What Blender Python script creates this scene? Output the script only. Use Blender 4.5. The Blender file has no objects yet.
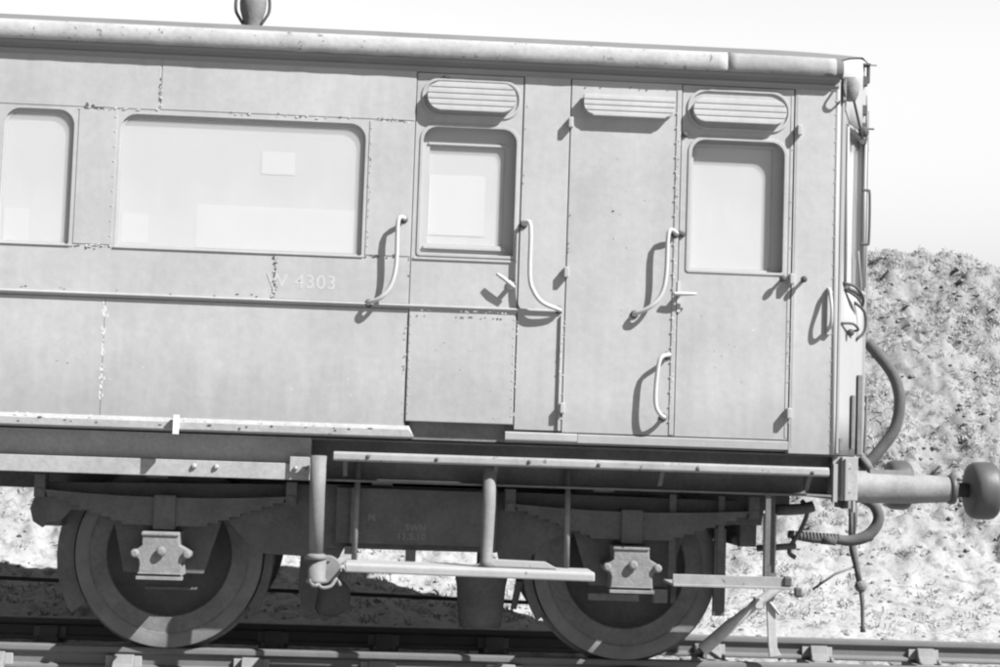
import bpy, bmesh, math, random
from mathutils import Vector, Matrix, noise
random.seed(7)
S = bpy.context.scene
COL = S.collection

# ---------------------------------------------------------------- camera
yaw, pitch, roll = 0.05836, 0.07110, 0.03318
F = Vector((math.sin(yaw)*math.cos(pitch), math.cos(yaw)*math.cos(pitch), math.sin(pitch)))
R0 = Vector((math.cos(yaw), -math.sin(yaw), 0)); U0 = R0.cross(F)
R1 = R0*math.cos(roll)+U0*math.sin(roll); U1 = -R0*math.sin(roll)+U0*math.cos(roll)
cam = bpy.data.cameras.new('camera'); camo = bpy.data.objects.new('camera', cam); COL.objects.link(camo)
m = Matrix((R1, U1, -F)).transposed().to_4x4(); m.translation = (-0.5646, -9.6639, 1.1997)
camo.matrix_world = m
cam.sensor_width = 36; cam.lens = 61.2; cam.clip_end = 3000; cam.clip_start = .1
S.camera = camo
# ---------------------------------------------------------------- light
SUNV = Vector((1.35, -1.0, 1.65)).normalized()         # towards the sun
sun = bpy.data.lights.new('sun', 'SUN'); sun.energy = 5.0; sun.angle = math.radians(.53); sun.color = (1, 1, 1)
suno = bpy.data.objects.new('sun', sun); COL.objects.link(suno)
suno.rotation_euler = SUNV.to_track_quat('Z', 'Y').to_euler(); suno.location = (8, -8, 12)
W = bpy.data.worlds.new('World'); S.world = W; W.use_nodes = True
nt = W.node_tree; bg = nt.nodes['Background']
sky = nt.nodes.new('ShaderNodeTexSky'); sky.sky_type = 'NISHITA'; sky.sun_disc = False
sky.sun_elevation = math.asin(SUNV.z); sky.sun_rotation = math.atan2(SUNV.x, SUNV.y)
sky.dust_density = 4.0; sky.air_density = 1.0
bw = nt.nodes.new('ShaderNodeSeparateColor')        # black and white film, sensitive to blue: the sky as one grey channel
nt.links.new(sky.outputs[0], bw.inputs[0]); nt.links.new(bw.outputs[2], bg.inputs[0])
# added gain lifts the low sky so that it shows white
tcw = nt.nodes.new('ShaderNodeTexCoord'); sp = nt.nodes.new('ShaderNodeSeparateXYZ'); nt.links.new(tcw.outputs['Generated'], sp.inputs[0])
mr = nt.nodes.new('ShaderNodeMapRange'); mr.interpolation_type = 'SMOOTHSTEP'
for i_, v_ in ((1, .22), (2, .62), (3, 2.42), (4, .8)): mr.inputs[i_].default_value = v_
nt.links.new(sp.outputs['Z'], mr.inputs[0])
mu = nt.nodes.new('ShaderNodeMath'); mu.operation = 'MULTIPLY'; nt.links.new(bw.outputs[2], mu.inputs[0])
# added factor: full gain beyond the bank, dimmed behind the camera to cut fill
ms = nt.nodes.new('ShaderNodeMapRange'); ms.interpolation_type = 'SMOOTHSTEP'
for i_, v_ in ((1, -.15), (2, .55), (3, .34), (4, 1.0)): ms.inputs[i_].default_value = v_
nt.links.new(sp.outputs['Y'], ms.inputs[0])
mm_ = nt.nodes.new('ShaderNodeMath'); mm_.operation = 'MULTIPLY'; nt.links.new(mr.outputs[0], mm_.inputs[0]); nt.links.new(ms.outputs[0], mm_.inputs[1])
nt.links.new(mm_.outputs[0], mu.inputs[1])
nt.links.new(mu.outputs[0], bg.inputs[0])
bg.inputs[1].default_value = .05
S.view_settings.view_transform = 'Standard'; S.view_settings.look = 'None'
S.view_settings.gamma = 1; S.view_settings.exposure = 1.2; S.view_settings.use_curve_mapping = False
S.render.engine = 'CYCLES'
S.cycles.max_bounces = 8; S.cycles.transparent_max_bounces = 8
try: S.cycles.filter_width = 2.2
except Exception: pass

# ---------------------------------------------------------------- materials (all grey: the place as black and white film saw it)
def mat(name, base, var=.12, scale=3.0, rough=.6, bump=.15, bscale=60, fine=.06, streak=0.0, speck=0.0, speckv=.6, spec=.35, metal=0.0, dark=0.0, zgrime_refl=None):
    M = bpy.data.materials.new(name); M.use_nodes = True
    n = M.node_tree.nodes; l = M.node_tree.links; P = n['Principled BSDF']
    P.inputs['Roughness'].default_value = rough; P.inputs['Metallic'].default_value = metal
    P.inputs['Specular IOR Level'].default_value = spec
    tc = n.new('ShaderNodeTexCoord')
    def nz(sc, det=5, stretch=None):
        t = n.new('ShaderNodeTexNoise'); t.inputs['Scale'].default_value = sc; t.inputs['Detail'].default_value = det
        t.inputs['Roughness'].default_value = .6
        if stretch:
            mp = n.new('ShaderNodeMapping'); mp.inputs['Scale'].default_value = stretch
            l.new(tc.outputs['Object'], mp.inputs[0]); l.new(mp.outputs[0], t.inputs['Vector'])
        else: l.new(tc.outputs['Object'], t.inputs['Vector'])
        return t.outputs['Fac']
    def mth(op, a, b=None, c=None, clamp=False):
        q = n.new('ShaderNodeMath'); q.operation = op; q.use_clamp = clamp
        for i, v in enumerate((a, b, c)):
            if v is None: continue
            if isinstance(v, (int, float)): q.inputs[i].default_value = v
            else: l.new(v, q.inputs[i])
        return q.outputs[0]
    # value = base * (1 + var*(n1-.5)*2 + fine*(n2-.5)*2 ...)
    v = mth('MULTIPLY_ADD', nz(scale), 2*var, 1-var)
    v2 = mth('MULTIPLY_ADD', nz(bscale, 6), 2*fine, 1-fine)
    v = mth('MULTIPLY', v, v2)
    if streak:
        v3 = mth('MULTIPLY_ADD', nz(1.0, 4, (16, 16, 1.1)), 2*streak, 1-streak); v = mth('MULTIPLY', v, v3)
    v = mth('MULTIPLY', v, base)
    if speck:
        k = mth('MULTIPLY', mth('SUBTRACT', nz(38, 2), 1-speck), 30, clamp=True)
        inv = mth('SUBTRACT', 1.0, k)
        v = mth('ADD', mth('MULTIPLY', v, inv), mth('MULTIPLY', k, speckv))
    if dark:
        k = mth('MULTIPLY', mth('SUBTRACT', nz(23, 3), 1-dark), 25, clamp=True)
        v = mth('MULTIPLY', v, mth('MULTIPLY_ADD', k, -.55, 1.0))
    if zgrime_refl:                                         # (z full, z dim, dim factor): grime on paint, painted reflection on blinds
        sx = n.new('ShaderNodeSeparateXYZ'); l.new(tc.outputs['Object'], sx.inputs[0])
        zz = mth('ADD', sx.outputs['Z'], mth('MULTIPLY_ADD', nz(3.5, 5, (2.2, 1, .5)), .7, -.35))
        q = n.new('ShaderNodeMapRange'); q.interpolation_type = 'SMOOTHSTEP'; l.new(zz, q.inputs[0])
        for i_, v_ in ((1, zgrime_refl[1]), (2, zgrime_refl[0]), (3, zgrime_refl[2]), (4, 1.0)): q.inputs[i_].default_value = v_
        v = mth('MULTIPLY', v, q.outputs[0])
    cb = n.new('ShaderNodeCombineColor')
    for i in range(3): l.new(v, cb.inputs[i])
    l.new(cb.outputs[0], P.inputs['Base Color'])
    if bump:
        b = n.new('ShaderNodeBump'); b.inputs['Strength'].default_value = bump; b.inputs['Distance'].default_value = .004
        l.new(nz(bscale*.8, 6), b.inputs['Height']); l.new(b.outputs[0], P.inputs['Normal'])
    return M

PAINT = mat('faded_coach_paint', .318, .30, 1.3, .55, .3, 20, .13, .09, .235, .5, zgrime_refl=(1.75, 1.33, .84))
PAINT2 = mat('faded_door_paint', .312, .30, 1.7, .55, .3, 22, .13, .09, .25, .5, zgrime_refl=(1.75, 1.33, .86))
BARE = mat('chipped_undercoat', .46, .1, 12, .8, .1)
RUST = mat('rust_spot', .07, .3, 20, .9, .2)
ROOFW = mat('weathered_roof_edge', .29, .35, 5, .85, .6, 35, .25, 0, 0, 0, dark=.36)
CAPM = mat('grey_gutter_cap', .235, .35, 5, .85, .6, 35, .2)
ROOFT = mat('sooty_roof', .13, .3, 3, .85, .2)
ENDP = mat('pale_end_paint', .265, .08, 3, .6, .1, 50, .04, .06)
CORN = mat('cornice_paint', .20, .1, 3, .6, .1)
GRIME = mat('brake_dust_grime', .10, .5, 6, .85, .7, 40, .35)
WHEELM = mat('brake_dusted_wheel', .125, .5, 5, .8, .6, 40, .3)
WEB = mat('shaded_wheel_web', .055, .5, 7, .7, .6, 40, .35)  # shade of the wheel recess put into the web's dark colour
GRIMEL = mat('paler_underframe_grime', .145, .45, 6, .85, .6, 40, .3)
IRON = mat('painted_solebar_iron', .275, .3, 5, .7, .35, 40, .25, 0, .2, .45)
BOX = mat('dusty_axlebox_iron', .175, .5, 14, .85, .9, 60, .15)
TYRE = mat('grimy_tyre', .135, .45, 8, .6, .3, 60, .15)
STEEL = mat('worn_buffer_steel', .18, .5, 6, .7, .5, 45, .25, spec=.25)
POSTM = mat('scuffed_post_iron', .155, .4, 9, .7, .3, 60, .2)
BOARD = mat('painted_board', .225, .4, 6, .8, .3, 50, .12, 0, 0, 0, dark=.34)
WOOD = mat('bleached_step_timber', .27, .16, 5, .85, .3, 50, .12, 0, 0, 0, dark=.3)
HANDLE = mat('cream_handrail_paint', .38, .1, 15, .45, .05)
RUBBER = mat('dusty_rubber_hose', .078, .45, 12, .8, .6)
DUSTY = mat('rail_dust_coated_iron', .33, .3, 10, .9, .4, 60, .25)
GREASE = mat('greasy_buffer_face', .065, .2, 8, .5, .3)
BLIND = mat('drawn_window_blind', .52, .12, 2, .9, .02, 30, .02, zgrime_refl=(2.42, 2.78, .88))  # paler towards the bottom: window reflection painted into the blind
BLIND_REFL = mat('reflection_blind_tone', .575, .10, 2, .9, .02, 30, .02)  # lighter tone that stands in for bright reflections in the panes
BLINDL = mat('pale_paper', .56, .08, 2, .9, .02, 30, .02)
FRAMEM = mat('droplight_frame_paint', .34, .06, 8, .5, .05)
LETTER = mat('faded_transfer_lettering', .375, .12, 30, .7, .0)
STENCIL = mat('stencil_white', .17, .3, 40, .9, .0)
RAILM = mat('rusty_rail_steel', .12, .2, 8, .6, .3, 60, .1)
RAILD = mat('rusty_chair_iron', .18, .25, 12, .9, .5)
SLEEP = mat('creosoted_sleeper_timber', .16, .3, 10, .95, .6)
STONE = mat('pale_stone', .22, .3, 2.5, .95, .5)
BRUSH = mat('bleached_dead_grass', .27, .35, 4, .95, .0)
BRUSHD = mat('dark_scrub', .12, .35, 4, .95, .0)

def ground_mat(name, lo, hi, sc, thr=.45, foot=0):
    M = bpy.data.materials.new(name); M.use_nodes = True
    n = M.node_tree.nodes; l = M.node_tree.links; P = n['Principled BSDF']; P.inputs['Roughness'].default_value = 1
    P.inputs['Specular IOR Level'].default_value = .1
    tc = n.new('ShaderNodeTexCoord')
    a = n.new('ShaderNodeTexNoise'); a.inputs['Scale'].default_value = sc; a.inputs['Detail'].default_value = 9; a.inputs['Roughness'].default_value = .68
    b = n.new('ShaderNodeTexNoise'); b.inputs['Scale'].default_value = sc*.16; b.inputs['Detail'].default_value = 4
    l.new(tc.outputs['Object'], a.inputs[0]); l.new(tc.outputs['Object'], b.inputs[0])
    mx = n.new('ShaderNodeMath'); mx.operation = 'MULTIPLY_ADD'; mx.inputs[1].default_value = .55
    l.new(b.outputs[0], mx.inputs[0]); l.new(a.outputs[0], mx.inputs[2])
    r = n.new('ShaderNodeValToRGB'); l.new(mx.outputs[0], r.inputs[0])
    e = r.color_ramp.elements; e[0].position = thr+.14; e[1].position = thr+.42
    e[0].color = (lo, lo, lo, 1); e[1].color = (hi, hi, hi, 1)
    mid = e.new(thr+.27); mm = lo*.28+hi*.72; mid.color = (mm, mm, mm, 1)
    col = r.outputs[0]
    if foot:                                           # pale ash and cinder spread at the toe of the bank
        sx = n.new('ShaderNodeSeparateXYZ'); l.new(tc.outputs['Object'], sx.inputs[0])
        ad = n.new('ShaderNodeMath'); ad.operation = 'MULTIPLY_ADD'; ad.inputs[1].default_value = .6; l.new(b.outputs[0], ad.inputs[0]); l.new(sx.outputs['Z'], ad.inputs[2])
        mr_ = n.new('ShaderNodeMapRange'); l.new(ad.outputs[0], mr_.inputs[0])
        for i_, v_ in ((1, .45), (2, 1.35), (3, 1.0), (4, 0.0)): mr_.inputs[i_].default_value = v_
        r2 = n.new('ShaderNodeValToRGB'); l.new(a.outputs[0], r2.inputs[0]); e2 = r2.color_ramp.elements
        e2[0].position = .33; e2[1].position = .50; e2[0].color = (.14, .14, .14, 1); e2[1].color = (foot, foot, foot, 1)
        mxc = n.new('ShaderNodeMix'); mxc.data_type = 'RGBA'; l.new(mr_.outputs[0], mxc.inputs[0]); l.new(col, mxc.inputs[6]); l.new(r2.outputs[0], mxc.inputs[7]); col = mxc.outputs[2]
    l.new(col, P.inputs['Base Color'])
    bp = n.new('ShaderNodeBump'); bp.inputs['Strength'].default_value = .7; bp.inputs['Distance'].default_value = .03
    l.new(a.outputs[0], bp.inputs['Height']); l.new(bp.outputs[0], P.inputs['Normal'])
    return M
EARTH = ground_mat('bleached_bank_earth', .085, .222, 11.0, .45, foot=.30)
BALL = ground_mat('dirty_ballast', .07, .30, 16.0)

def glass_mat():
    M = bpy.data.materials.new('window_glass'); M.use_nodes = True
    n = M.node_tree.nodes; l = M.node_tree.links; n.remove(n['Principled BSDF'])
    fr = n.new('ShaderNodeFresnel'); fr.inputs[0].default_value = 1.5
    g = n.new('ShaderNodeBsdfGlossy'); g.inputs['Roughness'].default_value = .03; g.inputs[0].default_value = (.9, .9, .9, 1)
    t = n.new('ShaderNodeBsdfTransparent'); t.inputs[0].default_value = (.95, .95, .95, 1)
    d = n.new('ShaderNodeBsdfDiffuse'); d.inputs[0].default_value = (.7, .7, .7, 1)      # dust film
    m1 = n.new('ShaderNodeMixShader'); m1.inputs[0].default_value = .22
    l.new(t.outputs[0], m1.inputs[1]); l.new(d.outputs[0], m1.inputs[2])
    ge = n.new('ShaderNodeNewGeometry'); fb = n.new('ShaderNodeMath'); fb.operation = 'SUBTRACT'; fb.inputs[0].default_value = 1; l.new(ge.outputs['Backfacing'], fb.inputs[1])
    fm = n.new('ShaderNodeMath'); fm.operation = 'MULTIPLY'; l.new(fr.outputs[0], fm.inputs[0]); l.new(fb.outputs[0], fm.inputs[1])
    m2 = n.new('ShaderNodeMixShader'); l.new(fm.outputs[0], m2.inputs[0]); l.new(m1.outputs[0], m2.inputs[1]); l.new(g.outputs[0], m2.inputs[2])
    l.new(m2.outputs[0], n['Material Output'].inputs[0])
    return M
GLASS = glass_mat()

# ---------------------------------------------------------------- mesh helpers
class MB:
    def __init__(s): s.b = bmesh.new()
    def box(s, x0, x1, y0, y1, z0, z1):
        v = [s.b.verts.new((x, y, z)) for x in (x0, x1) for y in (y0, y1) for z in (z0, z1)]
        for f in ((0,1,3,2),(4,6,7,5),(0,4,5,1),(2,3,7,6),(0,2,6,4),(1,5,7,3)): s.b.faces.new([v[i] for i in f])
        return s
    def prism(s, pts, y0, y1):                     # outline in x,z extruded along y
        a = [s.b.verts.new((x, y0, z)) for x, z in pts]; b = [s.b.verts.new((x, y1, z)) for x, z in pts]
        s.b.faces.new(a); s.b.faces.new(b[::-1]); k = len(pts)
        for i in range(k): s.b.faces.new((a[i], b[i], b[(i+1) % k], a[(i+1) % k]))
        return s
    def xprism(s, pts, x0, x1):                    # outline in y,z extruded along x
        a = [s.b.verts.new((x0, y, z)) for y, z in pts]; b = [s.b.verts.new((x1, y, z)) for y, z in pts]
        s.b.faces.new(a); s.b.faces.new(b[::-1]); k = len(pts)
        for i in range(k): s.b.faces.new((a[i], b[i], b[(i+1) % k], a[(i+1) % k]))
        return s
    def tube(s, pts, r, seg=10, smooth=3):
        P = [Vector(p) for p in pts]
        rr = list(r) if isinstance(r, (list, tuple)) else [r]*len(P)
        if smooth and len(P) > 2:                  # Catmull-Rom
            Q, RQ = [], []
            for i in range(len(P)-1):
                p0 = P[max(i-1, 0)]; p1 = P[i]; p2 = P[i+1]; p3 = P[min(i+2, len(P)-1)]
                for k in range(smooth):
                    t = k/smooth
                    Q.append(.5*((2*p1)+(p2-p0)*t+(2*p0-5*p1+4*p2-p3)*t*t+(3*p1-p0-3*p2+p3)*t**3)); RQ.append(rr[i]*(1-t)+rr[i+1]*t)
            Q.append(P[-1]); RQ.append(rr[-1]); P, rr = Q, RQ
        rings = []; n0 = None
        for i, p in enumerate(P):
            d = (P[min(i+1, len(P)-1)]-P[max(i-1, 0)]).normalized()
            if n0 is None:
                n0 = d.cross(Vector((0, 0, 1)));
                if n0.length < .1: n0 = d.cross(Vector((0, 1, 0)))
            n0 = (n0-d*n0.dot(d)).normalized(); b0 = d.cross(n0)
            rings.append([s.b.verts.new(p+(n0*math.cos(2*math.pi*k/seg)+b0*math.sin(2*math.pi*k/seg))*rr[i]) for k in range(seg)])
        for a, b in zip(rings, rings[1:]):
            for k in range(seg):
                f = s.b.faces.new((a[k], a[(k+1) % seg], b[(k+1) % seg], b[k])); f.smooth = True
        s.b.faces.new(rings[0][::-1]); s.b.faces.new(rings[-1]); return s
    def lathe(s, prof, o, axis='y', seg=48, caps=True):       # prof: (along axis, radius)
        rings = []
        for t, r in prof:
            ring = []
            for k in range(seg):
                a = 2*math.pi*k/seg; c, n_ = math.cos(a)*r, math.sin(a)*r
                v = {'y': (c, t, n_), 'x': (t, c, n_), 'z': (c, n_, t)}[axis]
                ring.append(s.b.verts.new(Vector(v)+Vector(o)))
            rings.append(ring)
        for (a, b), (p, q) in zip(zip(rings, rings[1:]), zip(prof, prof[1:])):
            sm = True
            for k in range(seg):
                f = s.b.faces.new((a[k], a[(k+1) % seg], b[(k+1) % seg], b[k])); f.smooth = sm
        if caps: s.b.faces.new(rings[0][::-1]); s.b.faces.new(rings[-1])
        return s
    def plate(s, outer, holes, y0, y1):            # flat plate with holes, outline in x,z
        es = []
        for lp in [outer]+holes:
            vs = [s.b.verts.new((x, y0, z)) for x, z in lp]
            es += [s.b.edges.new((vs[i], vs[(i+1) % len(vs)])) for i in range(len(vs))]
        g = bmesh.ops.triangle_fill(s.b, edges=es, use_beauty=True)
        fs = [f for f in g['geom'] if isinstance(f, bmesh.types.BMFace)]
        e = bmesh.ops.extrude_face_region(s.b, geom=fs)
        bmesh.ops.translate(s.b, verts=[v for v in e['geom'] if isinstance(v, bmesh.types.BMVert)], vec=(0, y1-y0, 0))
        return s
    def ico(s, c, r, sub=1, sq=(1, 1, 1), jit=0):
        g = bmesh.ops.create_icosphere(s.b, subdivisions=sub, radius=1)
        for v in g['verts']:
            j = 1+random.uniform(-jit, jit)
            v.co = Vector((v.co.x*r*sq[0]*j+c[0], v.co.y*r*sq[1]*j+c[1], v.co.z*r*sq[2]*j+c[2]))
        return s
    def build(s, name, m_, parent=None, bev=0, smooth=None):
        bmesh.ops.recalc_face_normals(s.b, faces=s.b.faces)
        me = bpy.data.meshes.new(name); s.b.to_mesh(me); s.b.free(); me.materials.append(m_)
        if smooth is not None:
            for p in me.polygons: p.use_smooth = True
            try: me.set_sharp_from_angle(angle=math.radians(smooth))
            except Exception: pass
        o = bpy.data.objects.new(name, me); COL.objects.link(o)
        if bev:
            b = o.modifiers.new('bevel', 'BEVEL'); b.width = bev; b.segments = 2; b.limit_method = 'ANGLE'; b.angle_limit = math.radians(40)
        if parent is not None: par(o, parent)
        return o
def _each(s, name, m_, parent=None, bev=0):
    b = s.b; b.verts.ensure_lookup_table(); seen = set(); out = []
    for v0 in list(b.verts):
        if v0.index in seen: continue
        st_ = [v0]; isl = {v0.index}
        while st_:
            v = st_.pop()
            for e in v.link_edges:
                w = e.other_vert(v)
                if w.index not in isl: isl.add(w.index); st_.append(w)
        seen |= isl; out.append(isl)
    res = []
    for isl in out:
        c = MB(); vm = {i: c.b.verts.new(b.verts[i].co) for i in sorted(isl)}
        for f in b.faces:
            if f.verts[0].index in isl:
                g_ = c.b.faces.new([vm[v.index] for v in f.verts]); g_.smooth = f.smooth
        res.append(c.build(name, m_, parent, bev))
    b.free(); return res
def each(s, *a, **k):
    s.b.verts.index_update(); return _each(s, *a, **k)
MB.each = each
def wm(o):
    if o.parent is None: return Matrix.LocRotScale(o.location, o.rotation_euler, o.scale)
    return wm(o.parent) @ o.matrix_parent_inverse @ Matrix.LocRotScale(o.location, o.rotation_euler, o.scale)
def par(o, p):
    iv = wm(p).inverted(); o.parent = p; o.matrix_parent_inverse = iv
def tag(o, label, cat, group=None, kind=None):
    if label: o['label'] = label
    if cat: o['category'] = cat
    if group: o['group'] = group
    if kind: o['kind'] = kind
    return o
def empty(name, loc):
    o = bpy.data.objects.new(name, None); COL.objects.link(o); o.location = loc; o.empty_display_size = .2; return o
def rrect(x0, x1, z0, z1, rt, rb, n=7):            # rounded rectangle: top and bottom corner radii
    P = []
    for cx, cz, a0, r in ((x1-rt, z1-rt, 0, rt), (x0+rt, z1-rt, 90, rt), (x0+rb, z0+rb, 180, rb), (x1-rb, z0+rb, 270, rb)):
        for k in range(n+1):
            a = math.radians(a0+90*k/n); P.append((cx+r*math.cos(a), cz+r*math.sin(a)))
    return P
def text(name, body, size, x, y, z, m_, parent, bold=0.0, space=1.0):
    c = bpy.data.curves.new(name, 'FONT'); c.body = body; c.size = size; c.extrude = .0003; c.offset = bold; c.space_character = space
    c.materials.append(m_)
    t_ = bpy.data.objects.new(name, c); COL.objects.link(t_)
    me = bpy.data.meshes.new_from_object(t_.evaluated_get(bpy.context.evaluated_depsgraph_get()))
    bpy.data.objects.remove(t_); me.name = name
    if not me.materials: me.materials.append(m_)
    o = bpy.data.objects.new(name, me); COL.objects.link(o); o.location = (x, y, z); o.rotation_euler = (math.pi/2, 0, 0)
    o['kind'] = 'thing'; par(o, parent); return o

# ================================================================ SETTING
# far ground sheet
g = MB(); g.box(-900, 900, -900, 900, -.60, -.42)
tag(g.build('ground', BALL), None, None, kind='structure')
def hz(x, y, a, s, o=0): return a*noise.noise(Vector((x/s+o, y/s, o*1.7)))
def bank_z(x, y):
    if y < 3.1: base = -.23
    elif y < 4.9: base = -.23+(y-3.1)/1.8*.42
    else: base = .19+(y-4.9)*.60
    crest = 4.02-max(0, (x-4.6))*.19+hz(x, 3, .10, 1.3, 5)
    k = .35
    h = min(base, crest)
    t = max(0, 1-abs(base-crest)/k); h -= t*t*k*.25
    w = min(1.15, max(.25, .25+(y-4.3)/2.0))
    h += w*(hz(x, y, .20, 1.4)+hz(x, y, .12, .45, 3)+hz(x, y, .10, .17, 8)+hz(x, y, .065, .085, 11))
    return h
def hgrid(name, xs, ys, fz, m_):
    me = bpy.data.meshes.new(name); V = [(x, y, fz(x, y)) for y in ys for x in xs]; nx = len(xs)
    Fc = [(j*nx+i, j*nx+i+1, (j+1)*nx+i+1, (j+1)*nx+i) for j in range(len(ys)-1) for i in range(nx-1)]
    me.from_pydata(V, [], Fc); me.materials.append(m_); me.update()
    for p in me.polygons: p.use_smooth = True
    o = bpy.data.objects.new(name, me); COL.objects.link(o); return o
def frange(a, b, st):
    out = []; x = a
    while x < b-1e-6: out.append(x); x += st
    return out
xs = frange(-30, -6, .6)+frange(-6, 9.0, .045)+frange(9.0, 34, .6)
ys = frange(2.9, 9, .05)+frange(9, 13.5, .045)+frange(13.5, 40, 1.2)
tag(hgrid('hillside', xs, ys, bank_z, EARTH), None, None, kind='structure')
def bal_z(x, y): return -.215+hz(x, y, .03, .35)+hz(x, y, .035, .09, 4)+hz(x, y, .02, .045, 9)-(.0 if y > -.6 else (-y-.6)*.25 if y > -1.6 else .25)
tag(hgrid('ballast_bed', frange(-30, -4.4, .5)+frange(-4.4, 4.8, .03)+frange(4.8, 30, .5), frange(-3.2, -.3, .2)+frange(-.3, 3.35, .03), bal_z, BALL), None, None, kind='structure')

# scattered stones and dry grass
st = MB()
for i in range(2600):
    if i < 1300: x, y = random.uniform(-4.5, 7), random.uniform(3.0, 6.4)
    else: x, y = random.uniform(-1, 8.5), random.uniform(6, 12)
    r = random.choice((.008, .011, .015, .018, .022) if i < 1300 else (.015, .02, .025, .03)) * random.uniform(.7, 1.3)
    st.ico((x, y, bank_z(x, y)+r*.25), r, 1, (1.2, 1, .7), .25)
tag(st.build('loose_stones', STONE), 'pale loose stones scattered over the bleached bank behind the coach', 'stones', kind='stuff')
def tufts(n, m_, name, label, seed, hsc, fld):
    rnd = random.Random(seed); V = []; Fc = []; k = 0
    while k < n:
        x, y = rnd.uniform(-4.5, 8.5), rnd.uniform(3.6, 13)
        if y < 6.2 and rnd.random() < .7: continue
        if noise.noise(Vector((x*.9+seed, y*.9, fld))) < rnd.uniform(-.6, .3): continue
        k += 1; z = bank_z(x, y)
        for b in range(rnd.randint(6, 11)):
            a = rnd.uniform(0, 6.283); L = rnd.uniform(.03, .10)*hsc; t = rnd.uniform(.3, 1.3); w = rnd.uniform(.003, .008)
            bx, by = x+rnd.gauss(0, .03), y+rnd.gauss(0, .03)
            dx, dy = math.cos(a)*math.sin(t), math.sin(a)*math.sin(t); dz = math.cos(t)
            i0 = len(V)
            V += [(bx-dy*w-w, by+dx*w, z-.01), (bx+dy*w+w, by-dx*w, z-.01),
                  (bx+dx*L*.6+w*.5, by+dy*L*.6, z+dz*L*.7), (bx+dx*L, by+dy*L, z+dz*L*.8)]
            Fc += [(i0, i0+1, i0+2), (i0, i0+2, i0+3)]
    me = bpy.data.meshes.new(name); me.from_pydata(V, [], Fc); me.materials.append(m_); me.update()
    o = bpy.data.objects.new(name, me); COL.objects.link(o); tag(o, label, 'grass', kind='stuff')
tufts(10000, BRUSH, 'dry_grass', 'bleached dry grass tufts covering the slope behind the coach', 3, .8, 0)
tufts(1500, BRUSHD, 'dark_scrub', 'darker scrub and weeds dotted over the pale slope', 11, .7, 4)

# ---------------------------------------------------------------- track
def rail_profile(c):
    P = [(-.022, 0), (.022, 0), (.033, -.006), (.035, -.014), (.035, -.034), (.028, -.043), (.009, -.052), (.009, -.108), (.030, -.116), (.035, -.124), (.035, -.138), (.028, -.145)]
    P2 = [(-a, b) for a, b in reversed(P) if (a, b) not in ((-.022, 0), (.022, 0))]
    return [(c+a, b) for a, b in P+P2]
for c, nm in ((.62, 'rust brown near rail under the outer faces of the coach wheels'), (2.12, 'far rail running behind the coach wheels below the bank')):
    r = MB(); pr = rail_profile(c)
    r.xprism([(c-.022, 0), (c+.022, 0)]+pr[2:-0 or None] if False else pr, -12, 14)
    o = r.build('rail', RAILM, smooth=35); tag(o, nm, 'rail', 'running rails')
proto_chair = None; proto_sleeper = None
def make_chair():
    r = MB()
    r.box(-.10, .10, -.19, .17, -.045, 0.0)                    # base
    r.xprism([(-.15, 0), (-.045, 0), (-.04, .055), (-.036, .098), (-.07, .10), (-.095, .05)], -.06, .06)   # outer jaw
    r.xprism([(.045, 0), (.13, 0), (.09, .045), (.05, .07), (.036, .07), (.04, .03)], -.05, .05)
    o = r.build('rail_chair', RAILD, bev=.006)
    k = MB(); k.xprism([(-.036, .022), (-.012, .02), (-.012, .085), (-.034, .09)], -.11, .10)
    kk = k.build('wooden_key', WOOD, o, bev=.003)
    s_ = MB()
    for xx in (-.065, .065): s_.lathe([(0, .016), (.025, .014), (.032, .006)], (xx, -.165, 0), 'z', 8)
    s_.each('chair_screw', RAILD, o)
    return o
chair_x_near = [-2.12-.75*2, -2.12-.75, -2.12, -1.37, -.62, .13, .88, 1.63, 2.38, 3.13]
pc = make_chair()
def copy_tree(o):
    c = o.copy(); COL.objects.link(c)
    for ch in o.children:
        d = ch.copy(); COL.objects.link(d); d.parent = c; d.matrix_parent_inverse = ch.matrix_parent_inverse.copy()
    return c
ordn = ['first', 'second', 'third', 'fourth', 'fifth', 'sixth', 'seventh', 'eighth', 'ninth', 'tenth']
first = True
for side, yy, word in ((0, .62, 'near'), (1, 2.12, 'far')):
    for i, x in enumerate(chair_x_near):
        xx = x+(0.02 if side else 0)
        if side == 0 and not (-2.9 < xx < 1.2): continue
        if side == 1 and not (-3.7 < xx < 3.4): continue
        o = pc if first else copy_tree(pc); first = False
        o.location = (xx, yy, -.145)
        if side: o.rotation_euler = (0, 0, 0)
        vis = [v for v in chair_x_near if (-2.9 < v < 1.2 if side == 0 else -3.7 < v+.02 < 3.4)]
        tag(o, 'cast iron chair gripping the %s rail, %s from the left' % (word, ordn[vis.index(x)]), 'rail chair', 'cast iron rail chairs')
def make_sleeper(x, i):
    r = MB(); r.box(-.125, .125, -1.3, 1.3, -.12, 0)
    for v in r.b.verts: v.co += Vector((random.uniform(-.006, .006),)*3)
    o = r.build('sleeper', SLEEP, bev=.01); o.location = (x, 1.37, -.19)
    tag(o, 'dark timber sleeper under the track, %s from the left' % ordn[i], 'sleeper', 'track sleepers'); return o
for i, x in enumerate(chair_x_near): make_sleeper(x, i)
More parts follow.
